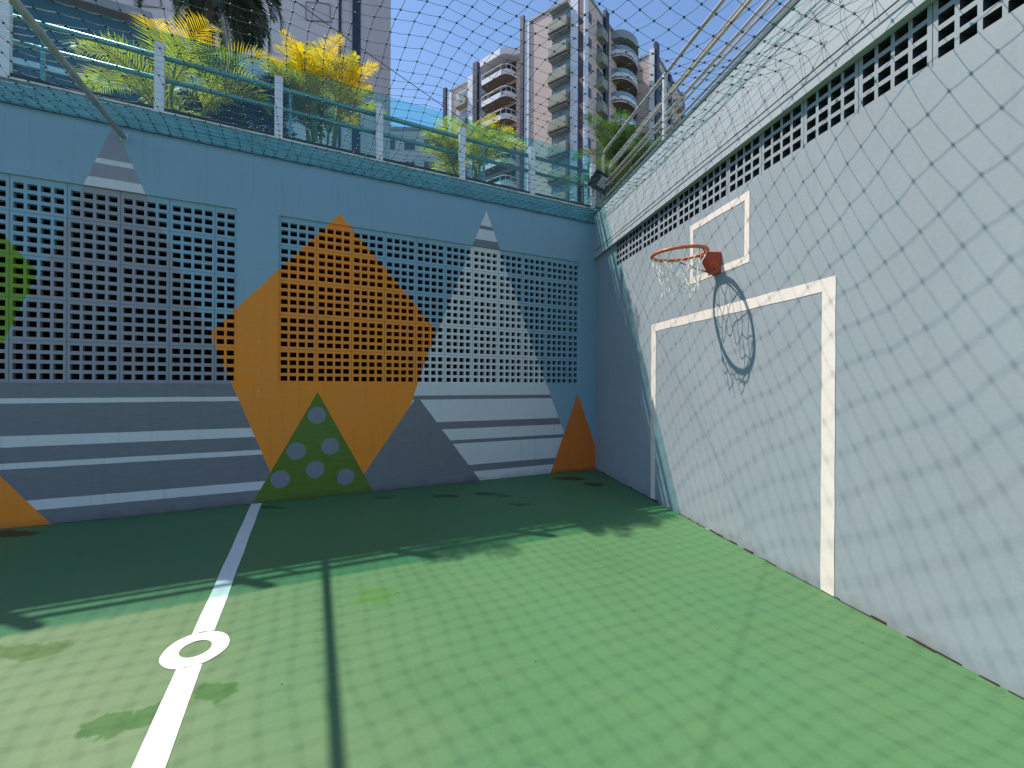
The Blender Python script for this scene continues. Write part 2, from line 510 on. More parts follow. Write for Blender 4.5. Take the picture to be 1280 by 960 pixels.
def grille(name, s0, s1, z0, z1, y0, y1, mat, parent, start_half, bw, bh, hw, hh, px, pz, ins=None):
    """breeze blocks with 4 x 4 holes: front and back skins with the holes left open, and the holes' inner sides"""
    mb = MB()
    xs = [s0]; holes_x = []
    x = s0
    first = True
    while x < s1 - 1e-4:
        ncol = 4
        w = bw
        if start_half and first:
            ncol = 2; w = bw / 2
        if x + w > s1 + 1e-4:
            w = s1 - x; ncol = int((w + .01) / px)
        m = (w - (ncol * px)) / 2 if ncol else w / 2
        for i in range(ncol):
            c = x + m + px * (i + .5)
            holes_x.append((c - hw / 2, c + hw / 2))
        x += w; first = False
    holes_z = []
    z = z0
    while z < z1 - 1e-4:
        m = (bh - 4 * pz) / 2
        for i in range(4):
            c = z + m + pz * (i + .5)
            if c + hh / 2 < z1 - .004:
                holes_z.append((c - hh / 2, c + hh / 2))
        z += bh
    def cuts(h, lo, hi):
        out = [(lo, h[0][0], False)]
        for i, (a, b) in enumerate(h):
            out.append((a, b, True))
            out.append((b, h[i + 1][0] if i + 1 < len(h) else hi, False))
        return out
    CX = cuts(holes_x, s0, s1); CZ = cuts(holes_z, z0, z1)
    jx = {}
    for (xa, xb, hx) in CX:
        for (za, zb, hz) in CZ:
            if hx and hz:
                t = .004
                for P in ([(xa, y0, za), (xb, y0, za), (xb, y1, za), (xa, y1, za)], [(xa, y0, zb), (xa, y1, zb), (xb, y1, zb), (xb, y0, zb)],
                          [(xa, y0, za), (xa, y1, za), (xa, y1, zb), (xa, y0, zb)], [(xb, y0, za), (xb, y0, zb), (xb, y1, zb), (xb, y1, za)]):
                    mb.quad(P, 1)
            else:
                mb.quad([(xa, y0, za), (xb, y0, za), (xb, y0, zb), (xa, y0, zb)])
                mb.quad([(xa, y1, za), (xb, y1, za), (xb, y1, zb), (xa, y1, zb)])
    # mortar joints: shallow raised beads where blocks meet
    return mb.build(name, [mat, ins or mat], parent)


def joints(name, s0, s1, z0, z1, y, sgn, mat, parent, start_half, bw, bh):
    mb = MB()
    x = s0 + (bw / 2 if start_half else bw)
    ya, yb = sorted((y, y + sgn * .0012))
    while x < s1 - .02:
        mb.box((x - .0016, ya, z0), (x + .0016, yb, z1)); x += bw
    z = z0 + bh
    while z < z1 - .02:
        mb.box((s0, ya, z - .0016), (s1, yb - .0004, z + .0016)); z += bh
    return mb.build(name, mat, parent)


M['joint'] = paint('mortar_joint', (.07, .09, .10), .3, 6, .9)
for (s0, s1), half in ((G1, True), (G2, True)):
    # the half block sits at the corner side of either opening
    g = grille('breeze_block_grille', s0, s1, BZ0, BZT, -.085, -.022, M['mural'], wallL, half, BW, BH, .069, .056, .0925, .0905)
    joints('mortar_joint', s0, s1, BZ0, BZT, -.022, 1, M['joint'], g, half, BW, BH)
mb = MB(); mb.box((-.12, T, 3.868), (SMAX, .004, PAR)); mb.build('parapet_band', M['parapet'], wallL)
mb = MB(); mb.box((-.05, -.10, PAR), (SMAX, .014, PAR + .022)); mb.build('coping', M['alu'], wallL, bevel=.004)
mb = MB(); mb.box((-.05, -.09, PAR + .0225), (SMAX, .0, PAR + .062)); mb.build('glazing_channel', M['dark'], wallL)
o = None

# dark garage behind the mural wall, planter and terrace above it
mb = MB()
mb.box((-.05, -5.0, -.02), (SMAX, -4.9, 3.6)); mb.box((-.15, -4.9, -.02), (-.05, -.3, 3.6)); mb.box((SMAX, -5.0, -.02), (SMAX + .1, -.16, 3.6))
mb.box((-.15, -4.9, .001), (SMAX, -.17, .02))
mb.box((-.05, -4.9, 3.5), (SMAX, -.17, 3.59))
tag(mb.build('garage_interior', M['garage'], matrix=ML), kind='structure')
mb = MB()
mb.box((-1.2, -9, 3.6), (14, -.17, 3.92))
tag(mb.build('terrace', M['slab'], matrix=ML), kind='structure')
mb = MB(); mb.quad([(-.3, -2.0, 3.95), (9.5, -2.0, 3.95), (9.5, -.2, 3.95), (-.3, -.2, 3.95)][::-1])
tag(mb.build('planter_soil', M['soil'], matrix=ML), kind='structure')

# ------------------------------------------------------------------ goal wall
RB = .415
mb = MB()
RG = (.79, .79 + 21 * RB)
mb.box((-.06, 0, -.02), (10, .16, 2.985))
mb.box((-.06, 0, 2.985), (RG[0], .16, 3.345)); mb.box((RG[1], 0, 2.985), (10, .16, 3.345))
wallR = mb.build('goal_wall', M['rwall'], matrix=MR)
tag(wallR, 'tall grey blue wall with a white goal and backboard outline painted on it', 'wall')
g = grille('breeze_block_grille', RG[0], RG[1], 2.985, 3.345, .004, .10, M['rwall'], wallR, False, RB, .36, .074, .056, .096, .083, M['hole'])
joints('mortar_joint', RG[0], RG[1], 2.985, 3.345, .004, -1, M['joint'], g, False, RB, .36)
mb = MB()
mb.box((-.1, -.055, 3.315), (10, -.001, 3.99))
mb.box((-.1, -.001, 3.347), (10, .16, 3.99))
mb.build('parapet_beam', M['beam'], wallR)
mb = MB(); mb.box((-.08, -.062, 3.99), (10, .2, 4.035)); mb.build('coping', M['coping'], wallR, bevel=.006)


def marks(name, boxes, mat):
    mb = MB()
    for x0, z0, x1, z1 in boxes:
        n = max(1, int(max(x1 - x0, z1 - z0) / .12))
        hor = (x1 - x0) > (z1 - z0)
        for i in range(n):
            fa, fb = i / n, (i + 1) / n
            j = lambda k: .0018 * math.sin(k * 17.3 + x0 * 9)
            if hor:
                xa, xb = x0 + (x1 - x0) * fa, x0 + (x1 - x0) * fb
                mb.quad([(xa, -.003, z0 + j(i)), (xb, -.003, z0 + j(i + 1)), (xb, -.003, z1 + j(i + 4)), (xa, -.003, z1 + j(i + 3))])
            else:
                za, zb = z0 + (z1 - z0) * fa, z0 + (z1 - z0) * fb
                mb.quad([(x0 + j(i), -.003, za), (x1 + j(i + 3), -.003, za), (x1 + j(i + 4), -.003, zb), (x0 + j(i + 1), -.003, zb)])
    return mb.build(name, mat, wallR)


marks('goal_outline', [(1.878, .004, 1.992, 2.047), (1.992, 1.961, 4.275, 2.047), (4.275, .004, 4.379, 2.047)], M['goal'])
marks('backboard_outline', [(2.695, 2.345, 2.752, 2.928), (2.752, 2.868, 3.508, 2.928), (3.508, 2.345, 3.568, 2.928), (2.752, 2.345, 3.508, 2.405)], M['goal'])
# open joint between wall and floor: dirt with chips of bare plaster
mb = MB(); mp_ = MB()
x = .02
while x < 8:
    w = random.uniform(.03, .12)
    hgt = max(.002, random.gauss(.006, .005)); dp = max(.004, random.gauss(.009, .005))
    gap = (x > 1.75 and random.random() < .22)
    if not gap:
        h2 = max(.003, hgt + random.uniform(-.005, .005))
        mb.add([(x, -.0025, hgt), (x + w, -.0025, h2), (x + w, -dp, .0035), (x, -dp, .0035)], [(0, 3, 2, 1)])
    elif random.random() < .3:
        mp_.add([(x, -.0025, hgt * .8), (x + w, -.0025, hgt), (x + w, -dp * .8, .0035), (x, -dp, .0035)], [(0, 3, 2, 1)])
    x += w
mb.build('dirt_joint', M['crack'], wallR); mp_.build('plaster_chip', M['plaster'], wallR)
mb = MB(); x = .05
while x < 8:
    w = random.uniform(.05, .2)
    mb.add([(x, .002, random.uniform(.002, .006)), (x + w, .002, random.uniform(.002, .006)), (x + w, random.uniform(.004, .011), .0035), (x, random.uniform(.004, .011), .0035)], [(0, 1, 2, 3)])
    x += w
mb.build('dirt_joint', M['crack'], wallL)
# dark store room behind the goal wall and the terrace above it
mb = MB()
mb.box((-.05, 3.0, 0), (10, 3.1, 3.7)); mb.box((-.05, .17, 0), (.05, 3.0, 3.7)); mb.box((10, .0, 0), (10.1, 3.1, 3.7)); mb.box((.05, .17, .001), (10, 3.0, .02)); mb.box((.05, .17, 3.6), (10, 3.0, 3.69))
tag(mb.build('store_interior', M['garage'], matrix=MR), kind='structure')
mb = MB(); mb.box((-2.0, .17, 3.7), (10, 5, 3.9))
tag(mb.build('terrace', M['slab'], matrix=MR), kind='structure')

# ------------------------------------------------------------------ glass balustrade on the mural wall
bal = empty('glass_balustrade', ML @ Matrix.Translation((0, 0, PAR)))
tag(bal, 'tinted green glass balustrade with white posts along the top of the mural wall', 'balustrade')
BLI = (ML @ Matrix.Translation((0, 0, PAR))).inverted() @ ML


def local(o, parent):
    o.parent = parent
    return o


PS = [.075, 1.175, 2.268, 3.365, 4.482, 5.567, 6.70, 7.83, 8.95]
HP = .72
for s in PS:
    mb = MB()
    w = .042 if s > 1 else .035
    mb.box((s - w, -.05, .0225), (s + w, .011, HP))
    mb.build('post', M['post'], bal, bevel=.005)
# panels stand behind the posts, with narrow gaps
for i in range(len(PS) - 1):
    mb = MB(); mb.box((PS[i] + .008, -.072, .03), (PS[i + 1] - .008, -.062, .885))
    mb.build('glass_panel', M['glass'], bal)
mb = MB(); mb.box((8.96, -.072, .03), (9.55, -.062, .885)); mb.build('glass_panel', M['glass'], bal)
for z, r in ((.645, .028), (.415, .024)):
    mb = MB(); mb.tube([(.1, -.125, z), (4.5, -.125, z), (9.5, -.125, z)], r, 10); mb.build('rail', M['railsteel'], bal, smooth=True)
for s in (.18, 1.9, 4.36, 6.48, 8.2):
    mb = MB(); mb.box((s - .016, -.135, .0), (s + .016, -.115, .62)); mb.build('upright', M['railsteel'], bal)

# ------------------------------------------------------------------ stainless handrail on the goal wall
hr = empty('handrail', MR @ Matrix.Translation((0, 0, 4.035)))
tag(hr, 'stainless steel tube handrail running along the top of the goal wall', 'handrail')
y = .05
H0 = 4.035
for pts, r in (([(.13, y, .0), (.13, y, .84), (.20, y, .90), (2.1, y, .83), (5, y, .74), (9.5, y, .74)], .022),
               ([(.40, y, .50), (.48, y, .53), (2.1, y, .53), (5, y, .46), (9.5, y, .46)], .018),
               ([(.40, y, .50), (.40, y, .56), (.5, y, .60), (2.1, y, .575), (5, y, .51), (9.5, y, .51)], .014),
               ([(.25, y, .40), (2.1, y, .36), (5, y, .30), (9.5, y, .3)], .018),
               ([(.25, y, .32), (2.1, y, .29), (5, y, .24), (9.5, y, .24)], .012),
               ([(.2, y, .17), (2.1, y, .17), (5, y, .12), (9.5, y, .12)], .014)):
    mb = MB(); mb.tube(pts, r, 10); mb.build('rail', M['steel'], hr, smooth=True)
for s in (2.06, 4.6, 7.1, 9.4):
    mb = MB(); mb.tube([(s, y + .0, 0), (s, y, .83 if s < 3 else .735)], .024, 10); mb.tube([(s, y, 0), (s, y, .012)], .05, 12); mb.build('post', M['alu'], hr, smooth=False)

# ------------------------------------------------------------------ pole holding the net, steel wires
b0 = Vector((5.845, 0, 3.766)); pdir = Vector((.05, 1, -.04)).normalized()
pole = empty('net_pole', ML @ Matrix.Translation(b0))
tag(pole, 'grey steel pole reaching out over the court from the mural wall', 'pole')
mb = MB(); mb.tube([tuple(pdir * .01), tuple(pdir * 3), tuple(pdir * 8.2)], .026, 12); mb.build('tube', M['pole'], pole, smooth=True)
mb = MB(); mb.box((-.032, .001, -.034), (.032, .010, .034)); mb.tube([(-.022, .009, -.024), (-.022, .016, -.024)], .005, 6); mb.tube([(.022, .009, .024), (.022, .016, .024)], .005, 6)
mb.build('wall_plate', M['alu'], pole)


# ------------------------------------------------------------------ the net
ms = .120
TANC = math.tan(R(17.8))


def net_z(s, q):
    dl = np.clip(q, 0, None); dr = np.clip((s + TANC * q) * math.cos(R(17.8)), 0, None)
    w = (1 - np.exp(-dl / .7)) * (1 - np.exp(-dr / .7))
    wav = .025 * np.sin(s * 2.7 + 1.1 * np.sin(q * 1.3)) + .025 * np.sin(q * 2.1 + s * .9 + .6) + .018 * np.sin(s * 5.3 - q * 1.7) + .026 * np.sin(q * 5.6 + s * 1.3)
    belly = .28 * np.exp(-((dl - 5.2) / 1.8) ** 2) * (1 - np.exp(-(dr / 1.5) ** 2))
    return 3.885 - .14 * w - belly + wav * w


def net_mesh(P, mask, r, rk, mb, mi=0):
    """square netting: cords between neighbouring knots and a small knot at each"""
    ni, nj = mask.shape
    segs = []
    for (A, B, m) in ((P[:-1, :], P[1:, :], mask[:-1, :] & mask[1:, :]), (P[:, :-1], P[:, 1:], mask[:, :-1] & mask[:, 1:])):
        segs.append((A[m], B[m]))
    A = np.concatenate([x[0] for x in segs]); B = np.concatenate([x[1] for x in segs])
    # cords hang a little between knots
    C_ = (A + B) / 2; C_[:, 2] -= .004
    for (U, W) in ((A, C_), (C_, B)):
        t = W - U; L = np.linalg.norm(t, axis=1, keepdims=True); t = t / np.maximum(L, 1e-6)
        h = np.where(np.abs(t[:, 2:3]) > .8, np.array([[1., 0, 0]]), np.array([[0, 0, 1.]]))
        a = np.cross(t, h); a /= np.linalg.norm(a, axis=1, keepdims=True); b = np.cross(t, a)
        n = len(U); vs = []
        for k in range(4):
            an = math.pi / 2 * k
            off = (a * math.cos(an) + b * math.sin(an)) * r
            vs.append(U + off); vs.append(W + off)
        v = np.stack(vs, 1).reshape(-1, 3)
        f = []
        for i in range(n):
            o_ = i * 8
            for k in range(4):
                l = (k + 1) % 4
                f.append((o_ + 2 * k, o_ + 2 * k + 1, o_ + 2 * l + 1, o_ + 2 * l))
        mb.add(v, f, mi)
    pk = P[mask]
    oc = np.array([(1, 0, 0), (-1, 0, 0), (0, 1, 0), (0, -1, 0), (0, 0, 1), (0, 0, -1)], float) * rk
    v = (pk[:, None, :] + oc[None]).reshape(-1, 3)
    fo = [(0, 2, 4), (2, 1, 4), (1, 3, 4), (3, 0, 4), (2, 0, 5), (1, 2, 5), (3, 1, 5), (0, 3, 5)]
    f = [tuple(i * 6 + j for j in q) for i in range(len(pk)) for q in fo]
    mb.add(v, f, mi)


ni, nj = 94, 63
I, J = np.meshgrid(np.arange(ni), np.arange(nj), indexing='ij')
q = .03 + J * ms
s = 8.6 - I * ms
jit = lambda a: (rng.random(I.shape) - .5) * a
s = s + .03 * np.sin(q * 2.2 + s * .7) + .014 * np.sin(s * 6.1 + q * 3.1) + jit(.012)
q = q + .03 * np.sin(s * 1.9 + 1.3) * (1 - np.exp(-q / .5)) + .012 * np.sin(s * 7.3 - q * 2) * (1 - np.exp(-q / .3)) + jit(.012)
z = net_z(s, q) + jit(.012)
lim = -TANC * q + .075 / math.cos(R(17.8))
mask = s > lim - ms * .8

s = np.where(s < lim + ms * .25, lim, s)
P = np.stack([s, q, z], -1)
net = empty('safety_net', ML @ Matrix.Translation((0, 0, 3.87)))
tag(net, 'dark teal square mesh safety net stretched over the whole court', 'net')
sh = np.array([0, 0, -3.87])
mb = MB(); net_mesh(P + sh, mask, .0016, .0104, mb)
mb.build('roof_netting', M['net'], net)
# the net's hem on the mural wall, tied from the rope up to the coping
nz = 3
I2, J2 = np.meshgrid(np.arange(int(9.3 / .12)), np.arange(nz), indexing='ij')
rr = rng.random((3,) + I2.shape) - .5
x = .05 + I2 * .12 + J2 * .05 + rr[0] * .04
zz = np.array([3.868, 3.965, 4.085])[J2] + rr[1] * np.where(J2 == 0, .012, .035)
yy = .018 + rr[2] * .02 + .006
mb = MB(); net_mesh(np.stack([x, yy, zz], -1) + sh, np.ones(I2.shape, bool), .0014, .0052, mb)
mb.build('wall_hem', M['net'], net)
mb = MB()
pts = [(x_, .03, 3.862 - 3.87 - .007 * abs(math.sin(x_ * 7.0)) + random.uniform(-.003, .003)) for x_ in np.arange(.04, 9.5, .11)]
mb.tube(pts, .0062, 6)
for x_ in np.arange(.2, 9.4, .44):
    mb.tube([(x_, .0, 3.866 - 3.87), (x_, .036, 3.866 - 3.87)], .006, 6)
mb.build('edge_rope', M['wire'], net)
# the side skirt hanging on the goal wall's beam, gathered along its top
skirt = empty('net_skirt', MR @ Matrix.Translation((0, 0, 3.4)))
tag(skirt, 'pale teal gathered edge of netting tied to a wire along the goal wall beam', 'net')
cols = int(9.6 / .18)
rows_z = [3.955, 3.89, 3.82, 3.82, 3.68, 3.545, 3.415]
I3, J3 = np.meshgrid(np.arange(cols), np.arange(len(rows_z)), indexing='ij')
rr = rng.random((3,) + I3.shape) - .5
topw = np.array([.12, .12, .08, .08, .04, .035, .025])[J3]
x = .12 + I3 * .18 + rr[0] * topw + (J3 > 3) * (J3 - 3) * .035 + .02 * np.sin(I3 * .7)
zz = np.array(rows_z)[J3] + rr[1] * np.array([.012, .035, .03, .035, .025, .02, .008])[J3] + .02 * np.sin(I3 * .55 + 1) * ((J3 > 2) & (J3 < 6))
yy = -(.066 + .010 + rr[2] * np.array([.015, .03, .03, .03, .02, .015, .006])[J3])
PP = np.stack([x, yy, zz - 3.4], -1)
m3 = np.ones(I3.shape, bool)
mb = MB(); net_mesh(PP[:, :3], m3[:, :3], .0016, .007, mb); mb.build('gathered_hem', M['netpale'], skirt)
mb = MB(); net_mesh(PP[:, 3:], m3[:, 3:], .0013, .0055, mb); mb.build('netting', M['net'], skirt)
mb = MB(); mb.tube([(x_, -.074, 3.41 - 3.4 + .003 * math.sin(x_ * 3)) for x_ in np.arange(.1, 9.8, .3)], .0045, 6); mb.build('wire', M['wire'], skirt)
mb = MB(); mb.tube([(x_, -.083, 3.83 - 3.4 + .012 * math.sin(x_ * 5.3)) for x_ in np.arange(.1, 9.8, .15)], .0032, 6); mb.build('rope', M['netpale'], skirt)
# a slack tie wire from the corner across the net
mb = MB()
p0 = Vector((.06, .06, 4.02)); p1 = Vector((3.958, 2.244, 3.85)); p2 = Vector((8.8, 4.95, 3.75))
pl = []
for i in range(25):
    t_ = i / 24 * 2
    p = p0.lerp(p1, t_) if t_ <= 1 else p1.lerp(p2, t_ - 1)
    pl.append(tuple(p))
mb.tube(pl, .0028, 6)
tag(mb.build('support_wire', M['wire'], matrix=ML), 'thin dark wire crossing the net diagonally from the wall corner', 'wire')

# ------------------------------------------------------------------ basketball hoop
HS, HT, HZ = 3.143, .375, 2.515
RR = .232
hoop = empty('basketball_hoop', MR @ Matrix.Translation((HS, 0, HZ)))
tag(hoop, 'red basketball hoop with a torn white net on the goal wall', 'hoop')
tilt = .065


def hp(a, r=RR, dz=0.):
    u, v = r * math.cos(a), r * math.sin(a)
    return (u, -(HT + v), dz - tilt * (v + .1))


mb = MB(); mb.tube([hp(2 * math.pi * i / 48) for i in range(48)], .0155, 10, closed=True); mb.build('ring', M['ring'], hoop, smooth=True)
mb = MB()
# wedge bracket: wide plate on the wall, its top carrying the ring
zt, zb = .015, -.175
w1, w2 = .058, .045
fr = HT - RR + .012
v = [(-w1, -.002, zb), (w1, -.002, zb), (w1, -.002, zt), (-w1, -.002, zt), (-w2, -.075, zb + .02), (w2, -.075, zb + .02), (w2, -fr, zt - .03), (-w2, -fr, zt - .03), (w2, -fr, zt), (-w2, -fr, zt)]
mb.add(v, [(0, 1, 2, 3), (1, 0, 4, 5), (0, 3, 9, 7, 4), (2, 1, 5, 6, 8), (5, 4, 7, 6), (6, 7, 9, 8), (3, 2, 8, 9)])
for sx in (-.05, .05):
    for z_ in (zb + .03,):
        mb.tube([(sx, -.05, z_ - .012), (sx, -.05, z_ - .03)], .008, 8)
mb.build('bracket', M['hoop'], hoop, bevel=.003)
for sg in (-1, 1):
    mb = MB(); a = math.pi * 1.5 + sg * 1.25
    mb.tube([(sg * .05, -.06, zb + .03), (sg * .12, -.13, zb + .075), hp(math.pi / 2 * -1 + sg * 1.15, RR, -.012)], .006, 8); mb.build('brace', M['hoop'], hoop, smooth=True)
NH = 12
for i in range(NH):
    a = 2 * math.pi * (i + .5) / NH
    x_, y_, z_ = hp(a)
    mb = MB(); mb.tube([(x_, y_, z_ + .004), (x_ * 1.0, y_, z_ - .022)], .004, 6); mb.build('net_hook', M['ring'], hoop)
# the cord net: two families of slanting cords, some hanging loose
mb = MB()
rnd = random.Random(5)
lev = [(-.02, 1.0), (-.11, .86), (-.19, .74), (-.27, .66), (-.36, .60)]
nodes = {}
for l, (dz, k) in enumerate(lev):
    for i in range(NH):
        a = 2 * math.pi * (i + .5 + .5 * (l % 2)) / NH
        x_, y_, z_ = hp(a, RR * k * (1 + rnd.uniform(-.08, .08) * (l > 0)))
        z_ = -tilt * .1 + (z_ + tilt * .1) * (1 - l * .2)
        nodes[l, i] = Vector((x_ + rnd.uniform(-.012, .012) * (l > 0), y_ + rnd.uniform(-.012, .012) * (l > 0), z_ + dz + rnd.uniform(-.028, .028) * (l > 0)))
skip = {(3, 2), (2, 3)}
for l in range(4):
    for i in range(NH):
        if (l, i) in skip:
            continue
        lo = nodes[l + 1, i]; lo2 = nodes[l + 1, (i - 1) % NH] if l % 2 == 0 else nodes[l + 1, (i + 1) % NH]
        for tgt in (lo, lo2):
            A = nodes[l, i]
            mid = (A + tgt) / 2 + Vector((rnd.uniform(-.012, .012), rnd.uniform(-.012, .012), -rnd.uniform(.002, .016)))
            mb.tube([tuple(A), tuple(mid), tuple(tgt)], .0036, 5)
for i in (2,):
    A = nodes[3, i]; mb.tube([tuple(A), tuple(A + Vector((.01, .015, -.05))), tuple(A + Vector((.03, .01, -.085)))], .0026, 5)
mb.build('hoop_net', M['cord'], hoop)

# ------------------------------------------------------------------ floodlight in the corner
fl_pos = Vector((1.345, 7.02, 4.455))
fl = empty('floodlight', Matrix.Translation(fl_pos))
tag(fl, 'small black floodlight fixed to the balustrade post in the corner', 'floodlight')
mrot = Matrix.Rotation(R(-6), 4, 'Z') @ Matrix.Rotation(R(8), 4, 'X') @ Matrix.Rotation(R(32), 4, 'Y')
def rot_build(mb, name, mat, bevel=0):
    for k in range(len(mb.v)):
        mb.v[k] = np.array([tuple(mrot @ (Vector(p) * 1.22)) for p in mb.v[k]])
    return mb.build(name, mat, fl, bevel=bevel)
mb = MB()
mb.box((-.125, -.02, -.105), (.125, .03, .105))
for k in range(7):
    xk = -.09 + k * .03
    mb.box((xk - .004, .03, -.08), (xk + .004, .055, .08))
mb.box((-.125, -.032, -.105), (-.10, -.02, .105)); mb.box((.10, -.032, -.105), (.125, -.02, .105)); mb.box((-.10, -.032, .08), (.10, -.02, .105)); mb.box((-.10, -.032, -.105), (.10, -.02, -.08))
rot_build(mb, 'housing', M['black'], .005)
mb = MB(); mb.box((-.02, -.026, -.060), (.092, -.0205, .072)); rot_build(mb, 'lens', M['lens'])
mb = MB(); mb.tube([(-.135, .0, 0), (-.135, .09, 0), (.135, .09, 0), (.135, .0, 0)], .008, 6); rot_build(mb, 'yoke', M['black'])

# ------------------------------------------------------------------ palms
def frond(mb, base, yaw, elev, length, droop, nl=26, lw=.02, ll=.34, hang=.35, twist=0., mi=0, prof=1.0, rnd=random):
    """an arching midrib with two rows of narrow folded leaflets"""
    hd = Vector((math.cos(yaw), math.sin(yaw), 0))
    pts = []
    n = 14
    p = Vector(base); an = elev
    for i in range(n + 1):
        pts.append(p.copy())
        t_ = i / n
        an2 = elev - droop * t_ ** 1.4
        p = p + (hd * math.cos(an2) + UP * math.sin(an2)) * (length / n)
    mb.tube([tuple(x) for x in pts], [max(.0025, .010 * length * (1 - .85 * i / n)) for i in range(n + 1)], 5, mi)
    side0 = hd.cross(UP).normalized()
    for sg in (-1, 1):
        for k in range(nl):
            t_ = .16 + .84 * (k + .5 * (sg > 0)) / nl
            i = min(int(t_ * n), n - 1); fpos = t_ * n - i
            b = pts[i].lerp(pts[i + 1], fpos)
            tan = (pts[i + 1] - pts[i]).normalized()
            nrm = side0.cross(tan).normalized()
            w = math.sin(math.pi * min(1, (t_ * .86 + .12))) ** .6
            L = ll * w * rnd.uniform(.85, 1.12)
            out = (side0 * sg * 1.0 + tan * (.55 + .5 * t_) + nrm * (.38 + rnd.uniform(-.12, .12))).normalized()
            p1 = b + out * (L * .5); out2 = (out - UP * hang * rnd.uniform(.7, 1.3)).normalized()
            p2 = p1 + out2 * (L * .5)
            wv = tan.cross(out).cross(out).normalized() * (lw * .5)
            fold = nrm * (lw * .18)
            mb.add([tuple(b - wv * .45), tuple(b + wv * .45), tuple(p1 + wv - fold), tuple(p1 - wv - fold), tuple(p2)], [(0, 1, 2, 3), (3, 2, 4)], mi)


def areca(name, s, off, z0, height, spread, nst, nfr, mats, label, seed, lean=0., group=None, ll=.30, lw=.0145, droop=(1.2, 2.2), nl=26, flen=(.7, 1.0), elev=(55, 82), stem=(.25, .55)):
    rnd = random.Random(seed)
    root = empty(name, Matrix.Translation(Lp(s, off, z0)))
    tag(root, label, 'palm', group)
    mc = MB(); mf = MB()
    for k in range(nst):
        a = rnd.uniform(0, 2 * math.pi); r0 = rnd.uniform(.02, .16)
        tx, ty = math.cos(a), math.sin(a)
        h = height * rnd.uniform(*stem)
        top = Vector((tx * (r0 + spread * rnd.uniform(.1, .28)) + lean * h, ty * (r0 + spread * rnd.uniform(.1, .28)), h))
        mc.tube([(tx * r0, ty * r0, -.03), tuple(Vector((tx * r0, ty * r0, 0)).lerp(top, .5) + Vector((0, 0, .02))), tuple(top)], [.022, .018, .014], 7)
        for j in range(nfr):
            ya = a + rnd.uniform(-1.9, 1.9) if j else a
            el = R(rnd.uniform(*elev))
            L = height * rnd.uniform(*flen) * .62
            frond(mf, top - Vector((0, 0, .05)), ya, el, L, rnd.uniform(*droop), nl, lw, ll * rnd.uniform(.8, 1.1), .45, mi=rnd.randrange(len(mats)) if len(mats) > 1 else 0, rnd=rnd)
    mc.build('cane', M['cane'], root, smooth=True)
    mf.build('crown', mats, root)
    return root


areca('areca_palm', 5.55, -.75, 3.93, 1.42, .8, 6, 4, [M['areca'], M['gold']], 'wide yellow green palm with arching fronds behind the leftmost glass panels', 11, droop=(1.4, 2.4), flen=(.95, 1.4), nl=32, ll=.36, lw=.012)
areca('areca_palm', 3.97, -.72, 3.93, 2.02, .6, 11, 6, [M['gold'], M['gold'], M['areca']], 'tall golden yellow palm with upright feathery fronds beside the pink tower', 9, droop=(.5, 1.3), flen=(.5, .72), elev=(48, 88), nl=32, ll=.24, lw=.012, stem=(.40, .60))
areca('areca_palm', 1.9, -.75, 3.93, 1.35, .5, 5, 4, [M['areca'], M['areca'], M['gold']], 'low yellow green palm spreading behind glass in front of the balcony tower', 23, droop=(1.2, 2.2), flen=(.75, 1.1), nl=32, ll=.33, lw=.012)
areca('areca_palm', -1.1, -.45, 3.9, 2.15, .9, 9, 6, [M['green_leaf']], 'leafy green palm behind the handrail beside the corner floodlight', 31, droop=(1.0, 2.0), nl=30, lw=.022)
areca('areca_palm', 4.78, -1.5, 3.9, 2.0, .5, 6, 6, [M['dark_leaf']], 'dark green palm standing farther back between the two yellow palms', 17, droop=(1.2, 2.2), lw=.03)
areca('shrub', .85, -.5, 3.93, .36, .5, 5, 5, [M['green_leaf']], 'small green leafy shrub behind the last glass panel by the corner', 41, droop=(1.0, 2.0), lw=.026, ll=.22)
bpy.data.objects['shrub']['category'] = 'shrub'

# tall dark palm in front of the pink tower
px, py = -9.0, 13.2
rt = empty('royal_palm', Matrix.Translation((px, py, 0)))
tag(rt, 'tall dark green palm with a drooping crown in front of the pink tower', 'palm')
mb = MB(); mb.tube([(0, 0, -.05), (.1, 0, 4), (.15, .05, 8), (.2, .0, 13.1)], [.22, .17, .15, .11], 12); mb.build('trunk', M['trunk'], rt, smooth=True)
mf = MB(); rnd = random.Random(3)
for k in range(46):
    frond(mf, (.2, 0, 13.05 + rnd.uniform(0, .3)), k * 2.4 + rnd.uniform(-.2, .2), R(rnd.uniform(-25, 60)), rnd.uniform(2.0, 2.9), rnd.uniform(1.3, 2.3), 46, .042, .62, .8, rnd=rnd)
mf.build('crown', M['dark_leaf'], rt)

# grass tufts at the corner planter
mb = MB(); rnd = random.Random(8)
for k in range(900):
    p = MR @ Vector((rnd.uniform(-.3, 2.6), rnd.uniform(.22, .8), 3.9))
    h = rnd.uniform(.12, .42); a = rnd.uniform(0, 6.28); w = .008
    dx, dy = math.cos(a), math.sin(a); l = rnd.uniform(.02, .16)
    mb.add([(p.x - dy * w, p.y + dx * w, 3.9), (p.x + dy * w, p.y - dx * w, 3.9), (p.x + dx * l * .4 + dy * w * .7, p.y + dy * l * .4 - dx * w * .7, 3.9 + h * .6), (p.x + dx * l * .4 - dy * w * .7, p.y + dy * l * .4 + dx * w * .7, 3.9 + h * .6), (p.x + dx * l, p.y + dy * l, 3.9 + h)], [(0, 1, 2, 3), (3, 2, 4)])
M['grass'] = leaf_material('grass_blade', (.17, .2, .03), (.4, .42, .04), .4)
tag(mb.build('grass', M['grass']), kind='stuff')

